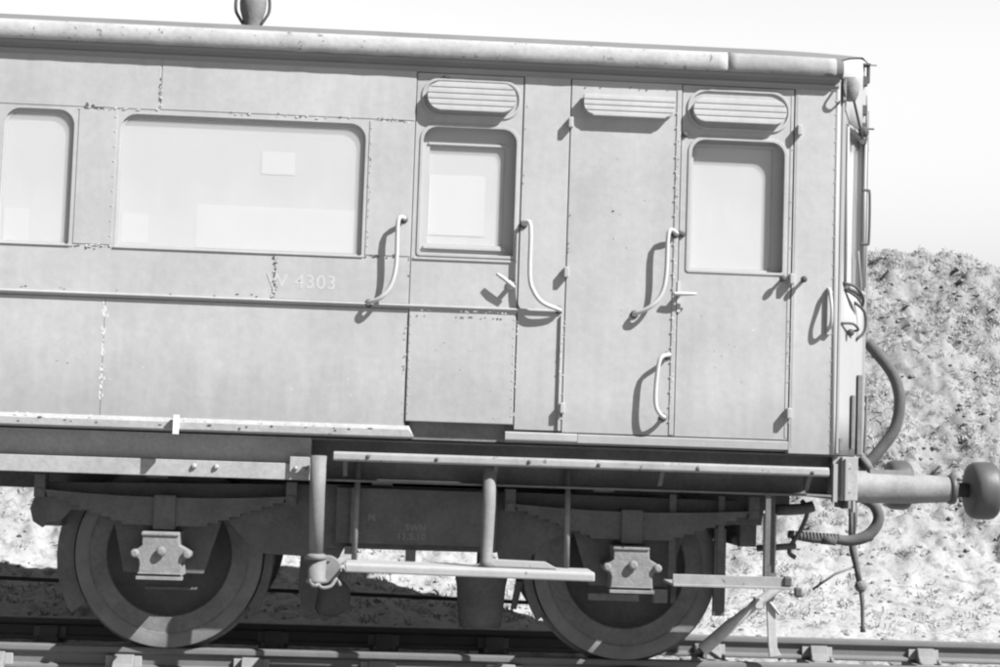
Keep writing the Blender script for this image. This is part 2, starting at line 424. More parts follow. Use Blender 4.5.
# thin rod running behind the track
rd = MB(); rd.tube([(-6, 2.78, .255), (-3.3, 2.75, .205), (-1.0, 2.75, .165), (.45, 2.75, .135), (1.5, 2.75, .11)], .014, 8)
o = rd.build('signal_rod', RUST)
tag(o, 'thin dark rod running along the lineside behind the far rail', 'rod')
for i, x in enumerate((-4.2, -2.35, .08, 1.45)):
    z = .205-.04*(x+3.3)/1.1 if x < -2 else .15-(x)*.02
    r = MB(); r.box(-.03, .03, -.03, .03, -.45, 0); r.box(-.02, .02, -.05, .05, -.02, .03)
    o = r.build('rod_post', SLEEP); o.location = (x, 2.80, z)
    tag(o, 'short stake carrying the thin rod behind the track, %s from the left' % ordn[i], 'stake', 'stakes under the rod')

# ================================================================ THE COACH
coach = empty('passenger_coach', (-2.2, 1.37, 0))
tag(coach, 'weathered old railway coach end with luggage doors, bogie and faded number', 'railway coach')
XL = -9.0; XE = 1.93
def bow(y, e=0.0):
    t = 1-abs(1.37-y)/1.37
    return XE+.48*(1-(1-t)**2) if 0 <= t <= 1 else XE
# inner body (floor, far side, lining)
b = MB(); b.box(XL, XE-.02, .085, 2.68, 1.27, 3.42)
b.build('body_shell', PAINT, coach)
b = MB(); b.box(XL, XE, 2.70, 2.74, 1.28, 3.40); b.build('far_side_panel', PAINT, coach)

# ---- side windows data
WT = .09
SIDEW = [(-2.845, -2.455, 2.303, 3.07), (-2.195, -.806, 2.303, 3.063)]
for k in range(3): SIDEW.append((-4.5-1.8*k, -3.15-1.8*k, 2.303, 3.063))
# upper panel
p = MB(); p.plate([(XL, 2.035), (-.527, 2.035), (-.527, 3.39), (XL, 3.39)], [rrect(a, c, z0, z1, WT, .012) for a, c, z0, z1 in SIDEW], 0, .085)
p.build('upper_side_panel', PAINT, coach)
# lower panels with a joint
p = MB(); p.box(XL, -2.236, .008, .085, 1.345, 2.006); p.box(-2.233, -.527, .008, .085, 1.345, 2.006); p.each('lower_side_panel', PAINT, coach)
# waist mould
p = MB(); p.xprism([(.0, 2.036), (-.012, 2.036), (-.016, 2.032), (-.016, 2.026), (.0, 2.022), (.02, 2.006)], XL, .352)
p.build('waist_moulding', PAINT, coach)
# cover plates standing slightly proud over the panel joints
p = MB()
for x0, x1, z0, z1 in ((-2.43, -2.215, 2.31, 3.075), (-.785, -.530, 2.31, 3.083)): p.box(x0, x1, -.0035, .001, z0, z1)
for x0, x1, z0, z1 in ((-1.975, -.530, 3.095, 3.385), (XL, -1.985, 3.092, 3.385)): p.box(x0, x1, -.003, .001, z0, z1)
p.box(-1.288, -.530, -.0012, .001, 2.04, 2.288)
p.each('cover_plate', PAINT, coach, bev=.001)
# windows
def window(x0, x1, z0, z1, depth=.008, blocks=(), rt=WT, outer=None, soft=()):
    f = MB(); o_ = rrect(x0-.004, x1+.004, z0-.004, z1+.004, rt, .014); i_ = rrect(x0+.012, x1-.012, z0+.010, z1-.014, rt-.01, .02)
    f.plate(o_, [i_], depth+.010, depth+.022); fo = f.build('window', FRAMEM, coach)
    gl = MB(); gl.box(x0+.004, x1-.004, depth+.014, depth+.018, z0, z1-.004); gl.build('pane', GLASS, fo)
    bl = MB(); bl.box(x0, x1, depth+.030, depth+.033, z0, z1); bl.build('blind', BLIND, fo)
    sl = MB(); sl.xprism([(.002, z0+.001), (-.008, z0-.002), (-.008, z0-.009), (.002, z0-.010)], x0-.01, x1+.01); sl.build('window_sill', PAINT, fo)
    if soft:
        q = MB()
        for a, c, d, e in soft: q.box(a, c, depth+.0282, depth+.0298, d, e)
        q.each('painted_reflection', BLIND_REFL, fo)  # paler sheets behind the pane imitate soft reflections
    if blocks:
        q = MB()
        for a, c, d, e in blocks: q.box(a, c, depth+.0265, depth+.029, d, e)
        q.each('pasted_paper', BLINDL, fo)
    return fo
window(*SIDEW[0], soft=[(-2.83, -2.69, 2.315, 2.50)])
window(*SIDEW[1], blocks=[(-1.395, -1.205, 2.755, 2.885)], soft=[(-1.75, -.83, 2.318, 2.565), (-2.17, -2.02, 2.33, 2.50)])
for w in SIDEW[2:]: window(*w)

# ---- door 1 with ventilator and droplight
def louvre(parent, x0, x1, z0, z1, n, mode='capsule', proud=.055):
    h = z1-z0; r = h/2
    def span(z):
        if mode == 'capsule': d = abs(z-(z0+z1)/2)
        elif mode == 'flat_top': d = max(0, (z0+r*1.1)-z)
        else: d = abs(z-(z0+z1)/2)
        d = min(d, r*.995); ins = r-math.sqrt(max(r*r-d*d, 0)); return x0+ins, x1-ins
    base = MB(); base.prism([(x, z) for x, z in rrect(x0, x1, z0, z1, r*.98 if mode == 'capsule' else .02, r*.98)], -.012, .002)
    bo = base.build('ventilator', PAINT2, parent, bev=.002)
    s_ = MB(); step = h/n
    core = MB(); core.prism([(x, z) for x, z in rrect(x0+.008, x1-.008, z0+.004, z1-.004, (r-.006) if mode == 'capsule' else .02, r-.006)], -proud+.016, -.01)
    core.build('louvre_core', PAINT2, bo)
    for k in range(n):
        a = z0+k*step; c = a+step*.93; zs_ = [a+(c-a)*t/4 for t in range(5)]
        L_ = [span(z)[0] for z in zs_]; R_ = [span(z)[1] for z in zs_]
        vf = []; vb = []
        for xx, z in list(zip(R_, zs_))+list(zip(L_, zs_))[::-1]:
            u = (z-a)/(c-a); vf.append(s_.b.verts.new((xx, -proud+.003*u**2, z))); vb.append(s_.b.verts.new((xx, -.011, z)))
        m_n = len(vf)//2
        for t in range(m_n-1): s_.b.faces.new((vf[t], vf[t+1], vf[-2-t], vf[-1-t])); s_.b.faces.new((vb[-1-t], vb[-2-t], vb[t+1], vb[t]))
        for t in range(len(vf)): s_.b.faces.new((vf[t], vf[(t+1) % len(vf)], vb[(t+1) % len(vf)], vb[t]))
    s_.build('louvre_slats', PAINT2, bo)
    return bo
def ring(parent, outer, inner, y0, y1, name='raised_beading', m_=None):
    r = MB(); r.plate(outer, [inner], y0, y1); return r.build(name, m_ or PAINT2, parent, bev=.002)
def droplight(parent, wx0, wx1, wz0, wz1, gx0, gx1, gz0, gz1, depth, blocks=()):
    f = MB(); f.plate([(wx0-.005, wz0-.02), (wx1+.005, wz0-.02), (wx1+.005, wz1+.01), (wx0-.005, wz1+.01)], [rrect(gx0, gx1, gz0, gz1, .012, .012)], depth, depth+.02)
    fo = f.build('window', FRAMEM, parent)
    t = MB(); t.box(gx0-.01, gx1+.01, depth-.008, depth, gz1+.004, gz1+.018); t.box(gx0-.02, gx1+.02, depth-.014, depth, gz0-.03, gz0-.012); t.each('glazing_rail', FRAMEM, fo, bev=.002)
    gl = MB(); gl.box(gx0-.003, gx1+.003, depth+.012, depth+.015, gz0-.003, gz1+.003); gl.build('pane', GLASS, fo)
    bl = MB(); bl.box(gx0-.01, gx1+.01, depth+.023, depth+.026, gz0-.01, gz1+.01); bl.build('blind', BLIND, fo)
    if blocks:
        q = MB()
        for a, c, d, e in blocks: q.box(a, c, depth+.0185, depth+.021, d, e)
        q.each('painted_reflection', BLIND_REFL, fo)  # reflection in the droplight painted as a paler sheet
    return fo
def handle(parent, pts, name='grab_handle', r=.0125, m_=None, std=.065):
    (x0, z0), *mid, (x1, z1) = pts
    P = [(x0, .0, z0), (x0, -std*.6, z0+.004)]+[(x, -std, z) for x, z in mid]+[(x1, -std*.55, z1), (x1, 0, z1)]
    t = MB(); t.tube(P, r, 10, 4); o = t.build(name, m_ or HANDLE, parent)
    q = MB()
    for x, z in ((x0, z0), (x1, z1)): q.lathe([(0, .024), (-.008, .022), (-.012, .012)], (x, 0, z), 'y', 14)
    q.each('mounting_boss', RUST, o); return o
def hinge(parent, x, z, w=.05, out=.045, name='hinge'):
    q = MB(); q.box(x-w*.5, x+w*.2, -.018, 0, z-.018, z+.018); q.box(x-.014, x+.014, -out, 0, z-.03, z+.03)
    return q.build(name, PAINT2, parent, bev=.005)

# frame posts between doors
d1 = MB(); w1 = rrect(-.482, .066, 2.330, 3.072, .085, .012)
d1.plate([(-.522, 1.372), (.090, 1.372), (.090, 3.376), (-.522, 3.376)], [w1], .004, .060)
door1 = d1.build('side_door', PAINT2, coach); door1['label'] = 'leftmost narrow door with window and oblong ventilator'
ring(door1, rrect(-.494, .078, 2.318, 3.084, .092, .02), rrect(-.476, .060, 2.335, 3.066, .08, .012), -.002, .006)
ring(door1, rrect(-.494, .078, 3.126, 3.350, .100, .100), rrect(-.480, .064, 3.140, 3.336, .092, .092), -.004, .006)
louvre(door1, -.462, .046, 3.157, 3.322, 5)
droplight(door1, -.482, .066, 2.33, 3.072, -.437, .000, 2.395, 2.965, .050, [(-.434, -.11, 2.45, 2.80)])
q = MB(); q.box(-.51, .08, -.004, .006, 2.296, 2.310); q.build('window_sill', PAINT2, door1, bev=.003)
q = MB(); q.box(-.520, .088, -.002, .005, 1.374, 1.995); q.build('lower_door_panel', PAINT2, door1, bev=.002)
q = MB(); q.tube([(.055, .004, 2.17), (.055, -.05, 2.17)], .014, 10, 0); q.tube([(-.034, -.052, 2.226), (.012, -.056, 2.196), (.072, -.052, 2.150)], [.009, .012, .010], 8, 3)
q.lathe([(0, .03), (-.01, .028), (-.014, .015)], (.055, .004, 2.17), 'y', 14)
q.build('door_handle', HANDLE, door1)
handle(coach, [(-.571, 2.521), (-.604, 2.500), (-.606, 2.251), (-.636, 2.125), (-.69, 2.060), (-.752, 2.034)])
handle(coach, [(.115, 2.521), (.150, 2.505), (.154, 2.224), (.182, 2.128), (.235, 2.068), (.330, 2.036)])
p = MB(); p.box(.097, .364, .002, .085, 1.345, 3.382); p.build('pillar_panel', PAINT, coach, bev=.002)
q = MB(); q.box(.345, .352, -.014, .003, 1.35, 2.006); q.build('pillar_beading', PAINT, coach)

# door 2 (plain luggage door) and door 3 (glazed)
d2 = MB(); d2.box(.370, 1.012, .0, .085, 1.338, 3.378)
door2 = d2.build('side_door', PAINT2, coach, bev=.002); door2['label'] = 'plain windowless luggage door with two grab handles'
louvre(door2, .438, .966, 3.165, 3.290, 4, 'flat_top', .052)
q = MB(); q.box(.985, 1.009, -.005, .001, 1.345, 3.34); q.build('cover_strip', PAINT2, door2, bev=.001)
handle(door2, [(.993, 2.499), (.944, 2.500), (.936, 2.255), (.910, 2.139), (.848, 2.068), (.769, 2.028)])
handle(door2, [(.966, 1.797), (.912, 1.770), (.893, 1.624), (.895, 1.51), (.921, 1.458), (.950, 1.444)], std=.075)
for z in (3.12, 2.253, 1.475): hinge(door2, .367, z)
d3 = MB(); w3 = rrect(1.072, 1.628, 2.296, 3.066, .085, .012)
d3.plate([(1.018, 1.338), (1.672, 1.338), (1.672, 3.376), (1.018, 3.376)], [w3], .004, .085)
door3 = d3.build('side_door', PAINT2, coach); door3['label'] = 'glazed door nearest the coach end'
ring(door3, rrect(1.058, 1.642, 2.284, 3.080, .092, .02), rrect(1.078, 1.622, 2.300, 3.060, .08, .012), -.002, .006)
ring(door3, rrect(1.046, 1.650, 3.118, 3.358, .112, .112), rrect(1.060, 1.636, 3.132, 3.344, .104, .104), -.006, .006)
louvre(door3, 1.074, 1.618, 3.158, 3.300, 4)
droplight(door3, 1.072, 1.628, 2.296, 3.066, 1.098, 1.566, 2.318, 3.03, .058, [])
q = MB(); q.box(1.655, 1.668, .001, .005, 1.35, 3.34); q.build('cover_strip', PAINT2, door3, bev=.001)
q = MB(); q.box(1.012, 1.032, -.010, .004, 2.05, 2.23); q.tube([(1.022, .0, 2.152), (1.022, -.05, 2.152)], .014, 10, 0)
q.tube([(.980, -.052, 2.150), (1.04, -.055, 2.152), (1.116, -.052, 2.155)], [.011, .012, .008], 8, 3); q.build('door_handle', HANDLE, door3)
q = MB()
for z in (2.508, 2.502, 3.085): q.lathe([(0, .018), (-.012, .016), (-.016, .006)], (1.035 if z < 2.505 or z > 3 else 1.02, .004, z), 'y', 12)
q.each('bolt_head', RUST, door3)
hinge(door3, 1.700, 3.134); hinge(door3, 1.672, 2.265, out=.05); hinge(door3, 1.672, 1.49, out=.05)
q = MB()
for x in (1.618, 1.742):
    q.tube([(x, .004, 2.258), (x-.004, -.045, 2.262)], .010, 8, 0); q.ico((x-.004, -.05, 2.264), .020, 2)
q.build('door_knob', RUST, coach)
# last panel before the end
p = MB(); p.box(1.679, XE-.004, .0, .085, 1.262, 3.384); p.build('corner_side_panel', PAINT, coach, bev=.002)
q = MB(); q.box(1.690, 1.704, -.0015, .001, 1.30, 3.37); q.build('corner_cover_strip', PAINT, coach, bev=.001)

# bottom lips
q = MB(); q.xprism([(.05, 1.276), (-.026, 1.276), (-.032, 1.284), (-.032, 1.322), (.0, 1.346), (.05, 1.346)], XL, -.50)
for v in q.b.verts:
    if v.co.x > -1 and v.co.z < 1.30: v.co.x += .03
q.build('bottom_side_rail', IRON, coach)
q = MB(); q.box(-.50, .045, .055, .085, 1.27, 1.372); q.build('door_sill_recess', GRIMEL, coach)
q = MB(); q.xprism([(.05, 1.282), (-.014, 1.282), (-.018, 1.290), (-.016, 1.325), (.0, 1.333), (.05, 1.333)], .048, .46)
q.xprism([(.05, 1.282), (-.012, 1.282), (-.012, 1.325), (.0, 1.331), (.05, 1.331)], .463, 1.674); q.each('door_bottom_rail', PAINT, coach)
q = MB(); q.box(-1.814, -1.786, -.075, -.032, 1.255, 1.362); q.box(-1.812, -1.788, -.034, -.02, 1.27, 1.34); q.build('white_clip', BLINDL, coach)

# flaked paint and rust spots along seams
def flakes(name, m_, lines, seed):
    rnd = random.Random(seed); q = MB()
    for x0, z0, x1, z1, n, sp, s0, s1, y in lines:
        for i in range(n):
            t = rnd.random(); x = x0+(x1-x0)*t+rnd.gauss(0, sp); z = z0+(z1-z0)*t+rnd.gauss(0, sp); s_ = rnd.uniform(s0, s1)
            k = rnd.randint(6, 9); ax = rnd.uniform(.5, 1.0) if abs(x1-x0) < abs(z1-z0) else rnd.uniform(1.0, 1.8)
            vs = [q.b.verts.new((x+s_*ax*rnd.uniform(.5, 1)*math.cos(2*math.pi*j/k), y-rnd.uniform(0, .0006), z+s_/ax*rnd.uniform(.5, 1)*math.sin(2*math.pi*j/k))) for j in range(k)]
            q.b.faces.new(vs)
    g_ = bmesh.ops.extrude_face_region(q.b, geom=list(q.b.faces))
    bmesh.ops.translate(q.b, verts=[v for v in g_['geom'] if isinstance(v, bmesh.types.BMVert)], vec=(0, .004, 0))
    o = q.build(name, m_, coach); o['kind'] = 'stuff'; return o
flakes('flaked_paint', BARE, [
    (-2.236, 1.99, -2.236, 1.39, 46, .007, .004, .013, .0074), (-1.982, 3.29, -1.980, 3.10, 12, .005, .003, .009, -.0044),
    (-2.43, 3.083, -2.0, 3.089, 16, .005, .003, .008, -.0044), (-1.6, 3.089, -.85, 3.089, 10, .004, .003, .009, -.0042),
    (-1.29, 2.285, -1.288, 2.06, 16, .006, .003, .009, -.0044), (-2.43, 2.304, -2.22, 2.300, 14, .006, .003, .009, -.0044),
    (-.76, 3.088, -.56, 3.085, 12, .004, .003, .007, -.0044), (-.78, 3.0, -.78, 2.35, 10, .003, .003, .006, -.0044),
    (.996, 3.3, .996, 1.5, 42, .004, .003, .008, -.0062), (-.535, 3.2, -.532, 1.4, 26, .003, .002, .005, -.001),
    (.094, 2.0, .094, 1.4, 16, .003, .003, .006, -.001), (-.5, 2.004, .08, 2.004, 12, .003, .003, .007, -.024),
    (-.55, 2.03, -2.7, 2.04, 12, .003, .002, .004, -.003), (-2.8, 1.347, -.55, 1.340, 16, .004, .003, .008, -.0325),
    (-2.7, 1.75, -.6, 1.55, 22, .08, .003, .006, .0074), (-.4, 1.8, .0, 1.5, 8, .08, .002, .005, -.0044),
    (.5, 2.9, .9, 1.6, 10, .12, .002, .004, -.003), (1.1, 2.1, 1.6, 1.5, 9, .12, .002, .004, .001),
    (1.672, 3.1, 1.672, 1.4, 20, .003, .002, .004, -.0062), (.366, 2.0, .366, 1.4, 10, .003, .003, .007, -.001), (.35, 1.85, .35, 1.62, 6, .002, .004, .008, -.016)], 5)
flakes('rust_spots', RUST, [
    (-2.40, 3.100, -2.30, 3.092, 9, .006, .004, .012, -.0046), (-2.33, 3.090, -2.23, 3.088, 6, .006, .003, .008, -.0046),
    (-1.985, 3.27, -1.981, 3.10, 13, .004, .003, .008, -.0046), (-.74, 3.098, -.60, 3.090, 14, .005, .003, .008, -.0046),
    (-1.292, 2.29, -1.285, 2.05, 18, .006, .003, .008, -.0046), (-1.6, 3.098, -.9, 3.094, 5, .004, .003, .007, -.0046),
    (-2.8, 2.052, -1.2, 2.05, 12, .004, .003, .007, -.002), (-2.45, 2.299, -2.20, 2.294, 9, .006, .003, .007, -.003),
    (-.78, 2.95, -.775, 2.40, 8, .003, .003, .006, -.0046), (-.79, 2.305, -.60, 2.303, 8, .005, .004, .009, -.004),
    (-2.8, 1.31, -.6, 1.31, 16, .010, .004, .014, -.0335), (.39, 3.33, .95, 3.34, 6, .004, .003, .006, -.003),
    (.380, 2.75, .378, 2.35, 4, .003, .004, .006, -.003), (.118, 3.3, .105, 2.7, 4, .004, .003, .005, .0), (.996, 3.2, .996, 2.2, 9, .004, .003, .006, -.0064),
    (-.535, 2.3, -.53, 2.02, 5, .004, .003, .007, -.001), (-2.5, 1.65, -2.4, 1.62, 2, .02, .004, .007, .0074), (.62, 2.62, .63, 2.62, 1, .0, .006, .007, -.003),
    (-.45, 3.355, -.3, 3.352, 4, .004, .004, .008, -.001)], 9)
# rivet rows
q = MB()
def riv(x, z, y, r=.0055): q.ico((x, y, z), r, 1, (1, .6, 1))
for i in range(22): riv(.984, 1.42+i*.085, -.006)
for i in range(9): riv(-.775, 2.36+i*.085, -.004); riv(-2.225, 2.36+i*.085, -.004)
for i in range(26): riv(XE-.012, 1.32+i*.080, -.001)
for i in range(12): riv(-.51, 1.42+i*.05, -.002); riv(.078, 1.42+i*.05, -.002)
q.build('rivets', PAINT, coach)['kind'] = 'stuff'

text('running_number', 'W 4303', .112, -1.335, -.0018, 2.105, LETTER, coach, .0006, 1.08)

# ---- cornice, gutter, roof
q = MB(); q.xprism([(.02, 3.380), (-.004, 3.380), (-.008, 3.396), (-.016, 3.404), (-.016, 3.412), (-.008, 3.418), (-.010, 3.44), (-.03, 3.456), (.02, 3.456)], XL, XE)
q.build('cornice_moulding', CORN, coach)
PR = [(.02, 3.452), (-.060, 3.455), (-.072, 3.466), (-.074, 3.50), (-.070, 3.536), (-.052, 3.556), (.0, 3.574), (.12, 3.628), (.4, 3.705), (.8, 3.756), (1.37, 3.80)]
full = PR+[(2.74-y, z) for y, z in reversed(PR[:-1])]
def roof_end(y, dx=0):
    yy = min(max(y, .0), 2.74); return bow(yy)+.012+dx
def roof_mesh(idx, name, m_, x_left, drop=True):
    q = MB(); rows = []
    for i in idx:
        y, z = full[i]; xe = roof_end(y); row = [q.b.verts.new((x_left, y, z))]
        for k in range(9):
            t = k/8; x = xe-.62+.62*t
            if x < x_left: x = x_left+.001*k
            dz = -.02*t**2.2*max(0, min(1, (z-3.50)/.12)) if drop else 0
            row.append(q.b.verts.new((x, y, z+dz)))
        rows.append(row)
    for a, b_ in zip(rows, rows[1:]):
        for k in range(len(a)-1):
            f = q.b.faces.new((a[k], a[k+1], b_[k+1], b_[k])); f.smooth = True
    return q.build(name, m_, coach)
n_ = len(full)
ro = roof_mesh(range(0, n_), 'roof', ROOFT, XL)
# pale gutter capping strip, in two lengths
for xa, xb, th, mm in ((XL, 1.262, .006, ROOFW), (1.266, 1.90, .004, CAPM)):
    q = MB(); prof = [(-.062, 3.452), (-.076, 3.464), (-.080, 3.50), (-.076, 3.54), (-.056, 3.563), (-.045, 3.567)]
    nn = int((xb-xa)/.05)+2; rows = []
    for y, z in prof:
        rows.append([q.b.verts.new((xa+(xb-xa)*k/(nn-1), y+(0 if mm is ROOFW else .004)+.002*noise.noise(Vector((k*.31, z*30, 0))), z+(.0 if z > 3.5 else .005*noise.noise(Vector((k*.45, 3, 7))))+(-.008*max(0, (k/(nn-1)-.3))**1.5 if mm is CAPM and z > 3.51 else 0))) for k in range(nn)])
    for a, b_ in zip(rows, rows[1:]):
        for k in range(nn-1): q.b.faces.new((a[k], a[k+1], b_[k+1], b_[k])).smooth = True
    o = q.build('gutter', mm, ro); so = o.modifiers.new('solid', 'SOLIDIFY'); so.thickness = .006; so.offset = -1

# ---- bow end wall
def end_wall():
    ysx = [0, .05, .13, .20, .30, .40, .50, .58, .66, .74, .82, .9, 1.0, 1.12, 1.25, 1.37]
    ysx = ysx+[2.74-y for y in reversed(ysx[:-1])]
    zs = [1.262, 1.5, 2.0, 2.26, 2.5, 2.8, 3.0, 3.2, 3.36, 3.50, 3.62]
    q = MB(); V = {}
    for i, y in enumerate(ysx):
        for j, z in enumerate(zs):
            zz = z
            if j == len(zs)-1:
                yy = min(y, 2.74-y); zz = [z0_+(z1_-z0_)*(yy-y0_)/(y1_-y0_) for (y0_, z0_), (y1_, z1_) in zip(((0, 3.568), (.12, 3.620), (.4, 3.695), (.8, 3.750)), ((.12, 3.620), (.4, 3.695), (.8, 3.750), (1.38, 3.795))) if y0_ <= yy <= y1_][0]-.020
            if j == len(zs)-2: zz = min(zz, 3.50 if min(y, 2.74-y) > .02 else 3.44)
            V[i, j] = q.b.verts.new((bow(y), y, zz))
    def inwin(y0, y1, z0, z1):
        ym = (y0+y1)/2; zm = (z0+z1)/2
        if not 2.26 < zm < 3.2: return False
        for a, b_ in ((.13, .58), (.9, 1.84), (2.16, 2.61)):
            if a < ym < b_: return True
        return False
    for i in range(len(ysx)-1):
        for j in range(len(zs)-1):
            if inwin(ysx[i], ysx[i+1], zs[j], zs[j+1]): continue
            q.b.faces.new((V[i, j], V[i+1, j], V[i+1, j+1], V[i, j+1])).smooth = True
    o = q.build('end_wall', ENDP, coach); so = o.modifiers.new('solid', 'SOLIDIFY'); so.thickness = .05; so.offset = -1
    for a, b_ in ((.13, .58), (.9, 1.84), (2.16, 2.61)):
        k = 7; f = MB(); P1 = []; 
        for t in range(k):
            y = a-.01+(b_-a+.02)*t/(k-1); P1.append((bow(y)-.040, y))
        vs = [[f.b.verts.new((x, y, z)) for x, y in P1] for z in (2.25, 3.21)]
        for t in range(k-1): f.b.faces.new((vs[0][t], vs[0][t+1], vs[1][t+1], vs[1][t]))
        w = f.build('window', GLASS, o); so = w.modifiers.new('solid', 'SOLIDIFY'); so.thickness = .004
        f = MB(); vs = [[f.b.verts.new((x-.03, y, z)) for x, y in P1] for z in (2.25, 3.21)]
        for t in range(k-1): f.b.faces.new((vs[0][t], vs[0][t+1], vs[1][t+1], vs[1][t]))
        bl = f.build('blind', BLIND, w); so = bl.modifiers.new('solid', 'SOLIDIFY'); so.thickness = .004
        f = MB()
        for y in (a+.004, b_-.004): f.tube([(bow(y)+.008, y, 2.26), (bow(y)+.008, y, 3.2)], .010, 6, 0)
        f.tube([(bow(a+(b_-a)*t/6)+.006, a+(b_-a)*t/6, 3.205) for t in range(7)], .012, 6, 0)
        f.tube([(bow(a+(b_-a)*t/6)+.010, a+(b_-a)*t/6, 2.252) for t in range(7)], .016, 6, 0)
        f.build('window_beading', ENDP, w)
    return o
endw = end_wall()
q = MB(); q.tube([(XE, .006, 1.262), (XE, .006, 3.39)], .013, 10, 0); q.build('corner_pillar', ENDP, coach)
q = MB(); q.box(bow(.06)-.004, bow(.06)+.012, .045, .075, 1.27, 3.38)
q.box(bow(.70)-.01, bow(.70)+.012, .68, .72, 1.27, 3.42); q.each('end_beading', ENDP, endw, bev=.003)
# end handrail, steps and lamp brackets
def bx(y, o=.0): return bow(y)+o
q = MB(); q.tube([(bx(.5), .50, 2.885), (bx(.5, .035), .50, 2.885), (bx(.5, .05), .50, 2.86), (bx(.5, .05), .50, 2.58), (bx(.5, .035), .50, 2.555), (bx(.5), .50, 2.555)], .008, 8, 3)
q.build('end_handrail', RUST, endw)
q = MB(); q.tube([(bx(.62), .62, 3.50), (bx(.62, .012), .62, 3.2), (bx(.62, .012), .62, 2.3)], .007, 6, 0)
q.tube([(bx(.42), .42, 2.5), (bx(.42, .02), .42, 2.3), (bx(.42, .02), .42, 2.2)], .008, 6, 0); q.each('conduit', GRIMEL, endw)
q = MB()
for z, l_ in ((3.56, .035), (3.38, .03), (3.27, .045), (3.20, .02)):
    q.box(bx(.5)-.01, bx(.5)+.02, .48, .52, z-.03, z+.03)
q.box(bx(.5), bx(.5)+.07, .495, .505, 3.262, 3.272)
q.box(bx(.5)-.03, bx(.5)+.035, .47, .53, 3.655, 3.668); q.box(bx(.5)+.02, bx(.5)+.035, .485, .515, 3.55, 3.66); q.box(bx(.5)-.02, bx(.5)-.008, .485, .515, 3.55, 3.66); q.box(bx(.5), bx(.5)+.08, .497, .503, 3.660, 3.667)
q.each('lamp_bracket', RUST, endw, bev=.002)
q = MB(); q.lathe([(-.075, .030), (-.04, .045), (.02, .052), (.05, .040), (.065, .015)], (2.02, .06, 3.415), 'z', 16)
q.box(1.965, 1.985, .02, .05, 3.33, 3.46); q.box(1.955, 2.04, .03, .08, 3.462, 3.476); q.build('corner_lamp', BOX, endw, bev=.003)
q = MB(); q.tube([(2.035, .06, 3.36), (2.09, .16, 3.27), (2.16, .30, 3.17)], .008, 6, 2); q.tube([(1.96, -.05, 3.45), (1.94, -.07, 3.40), (1.955, -.05, 3.345), (1.975, .0, 3.36)], .007, 6, 3)
q.ico((2.17, .32, 3.21), .035, 2); q.ico((2.15, .30, 3.14), .022, 1); q.build('jumper_cable', RUST, endw)
# corner bracket with jumper handle on the side
q = MB(); q.tube([(1.893, .0, 2.215), (1.893, -.035, 2.205), (1.895, -.05, 2.17), (1.897, -.075, 2.10), (1.897, -.072, 2.03), (1.896, -.045, 1.995), (1.895, .0, 1.985)], [.010, .012, .012, .009, .010, .012, .012], 8, 3); q.box(1.884, 1.906, -.022, .0, 1.95, 2.225)
q.build('corner_bracket', PAINT, coach, bev=.003)
# pipe clips on end
q = MB(); q.tube([(bx(.12), .12, 2.27), (bx(.16, .06), .16, 2.255), (bx(.28, .07), .28, 2.205), (bx(.34, .05), .34, 2.16)], .009, 8, 3)
q.tube([(bx(.14, .0), .14, 2.24), (bx(.22, .05), .22, 2.20), (bx(.32, .05), .32, 2.17)], .008, 8, 3)
q.tube([(bx(.34), .34, 2.18), (bx(.4, .05), .40, 2.13), (bx(.42, .05), .42, 2.02), (bx(.4, .0), .40, 1.96)], .009, 8, 3)
q.tube([(bx(.10), .10, 2.03), (bx(.16, .05), .16, 2.035), (bx(.26, .05), .26, 2.01), (bx(.28), .28, 2.0)], .008, 8, 3); q.ico((bx(.18, .03), .18, 1.985), .022, 2)
q.each('pipe_clip', RUST, endw)
q = MB(); q.box(bx(.30), bx(.30)+.02, .27, .33, 1.30, 1.62); q.box(bx(.45), bx(.45)+.03, .42, .47, 1.27, 1.75); q.tube([(bx(.42, .06), .42, 1.28), (bx(.42, .07), .42, 1.62)], .010, 6, 0)
q.box(bx(.1), bx(.1)+.02, .09, .14, 1.285, 1.36); q.each('end_conduit_box', GRIMEL, endw, bev=.003)

# ---- roof lamp / ventilator
v = MB(); v.lathe([(3.74, .085), (3.79, .080), (3.80, .056), (3.85, .052), (3.90, .066), (3.95, .080), (3.995, .084), (4.03, .080), (4.07, .058), (4.09, .02)], (-1.575, 1.0, 0), 'z', 24)
vo = v.build('roof_ventilator', GRIMEL, coach)
q = MB()
for s_ in (-1, 1): q.tube([(-1.575+s_*.055, .985, 3.855), (-1.575+s_*.085, .98, 3.90), (-1.575+s_*.105, .98, 3.945), (-1.575+s_*.10, .98, 4.03), (-1.575+s_*.05, .98, 4.10), (-1.575, .98, 4.115)], .010, 8, 3)
q.build('guard_hoop', RUST, vo)

# ---- underframe
q = MB(); q.box(XL, -1.05, .105, .30, 1.112, 1.262); q.box(XL, -1.05, .066, .30, 1.018, 1.1115); q.build('solebar', IRON, coach, bev=.003)
q = MB(); q.xprism([(.066, 1.018), (.30, 1.018), (.30, 1.262), (.10, 1.262), (.10, 1.250), (.24, 1.250), (.24, 1.034), (.066, 1.030)], -1.048, 1.975); q.build('solebar', GRIMEL, coach, bev=.002)
q = MB(); q.box(XL, 1.9, .30, 2.44, 1.12, 1.272); q.box(XL, 1.97, 2.44, 2.60, 1.018, 1.262); q.box(XL, 1.95, 1.1, 1.64, .90, 1.13)
for x in frange(-8.5, 1.5, 1.3): q.box(x, x+.12, .30, 2.44, 1.0, 1.13)
q.build('underframe', GRIME, coach)
q = MB(); q.box(2.02, 2.115, .10, 2.64, 1.0, 1.252); q.box(1.975, 2.02, .14, .17, 1.0, 1.25); q.build('headstock', IRON, coach, bev=.004)
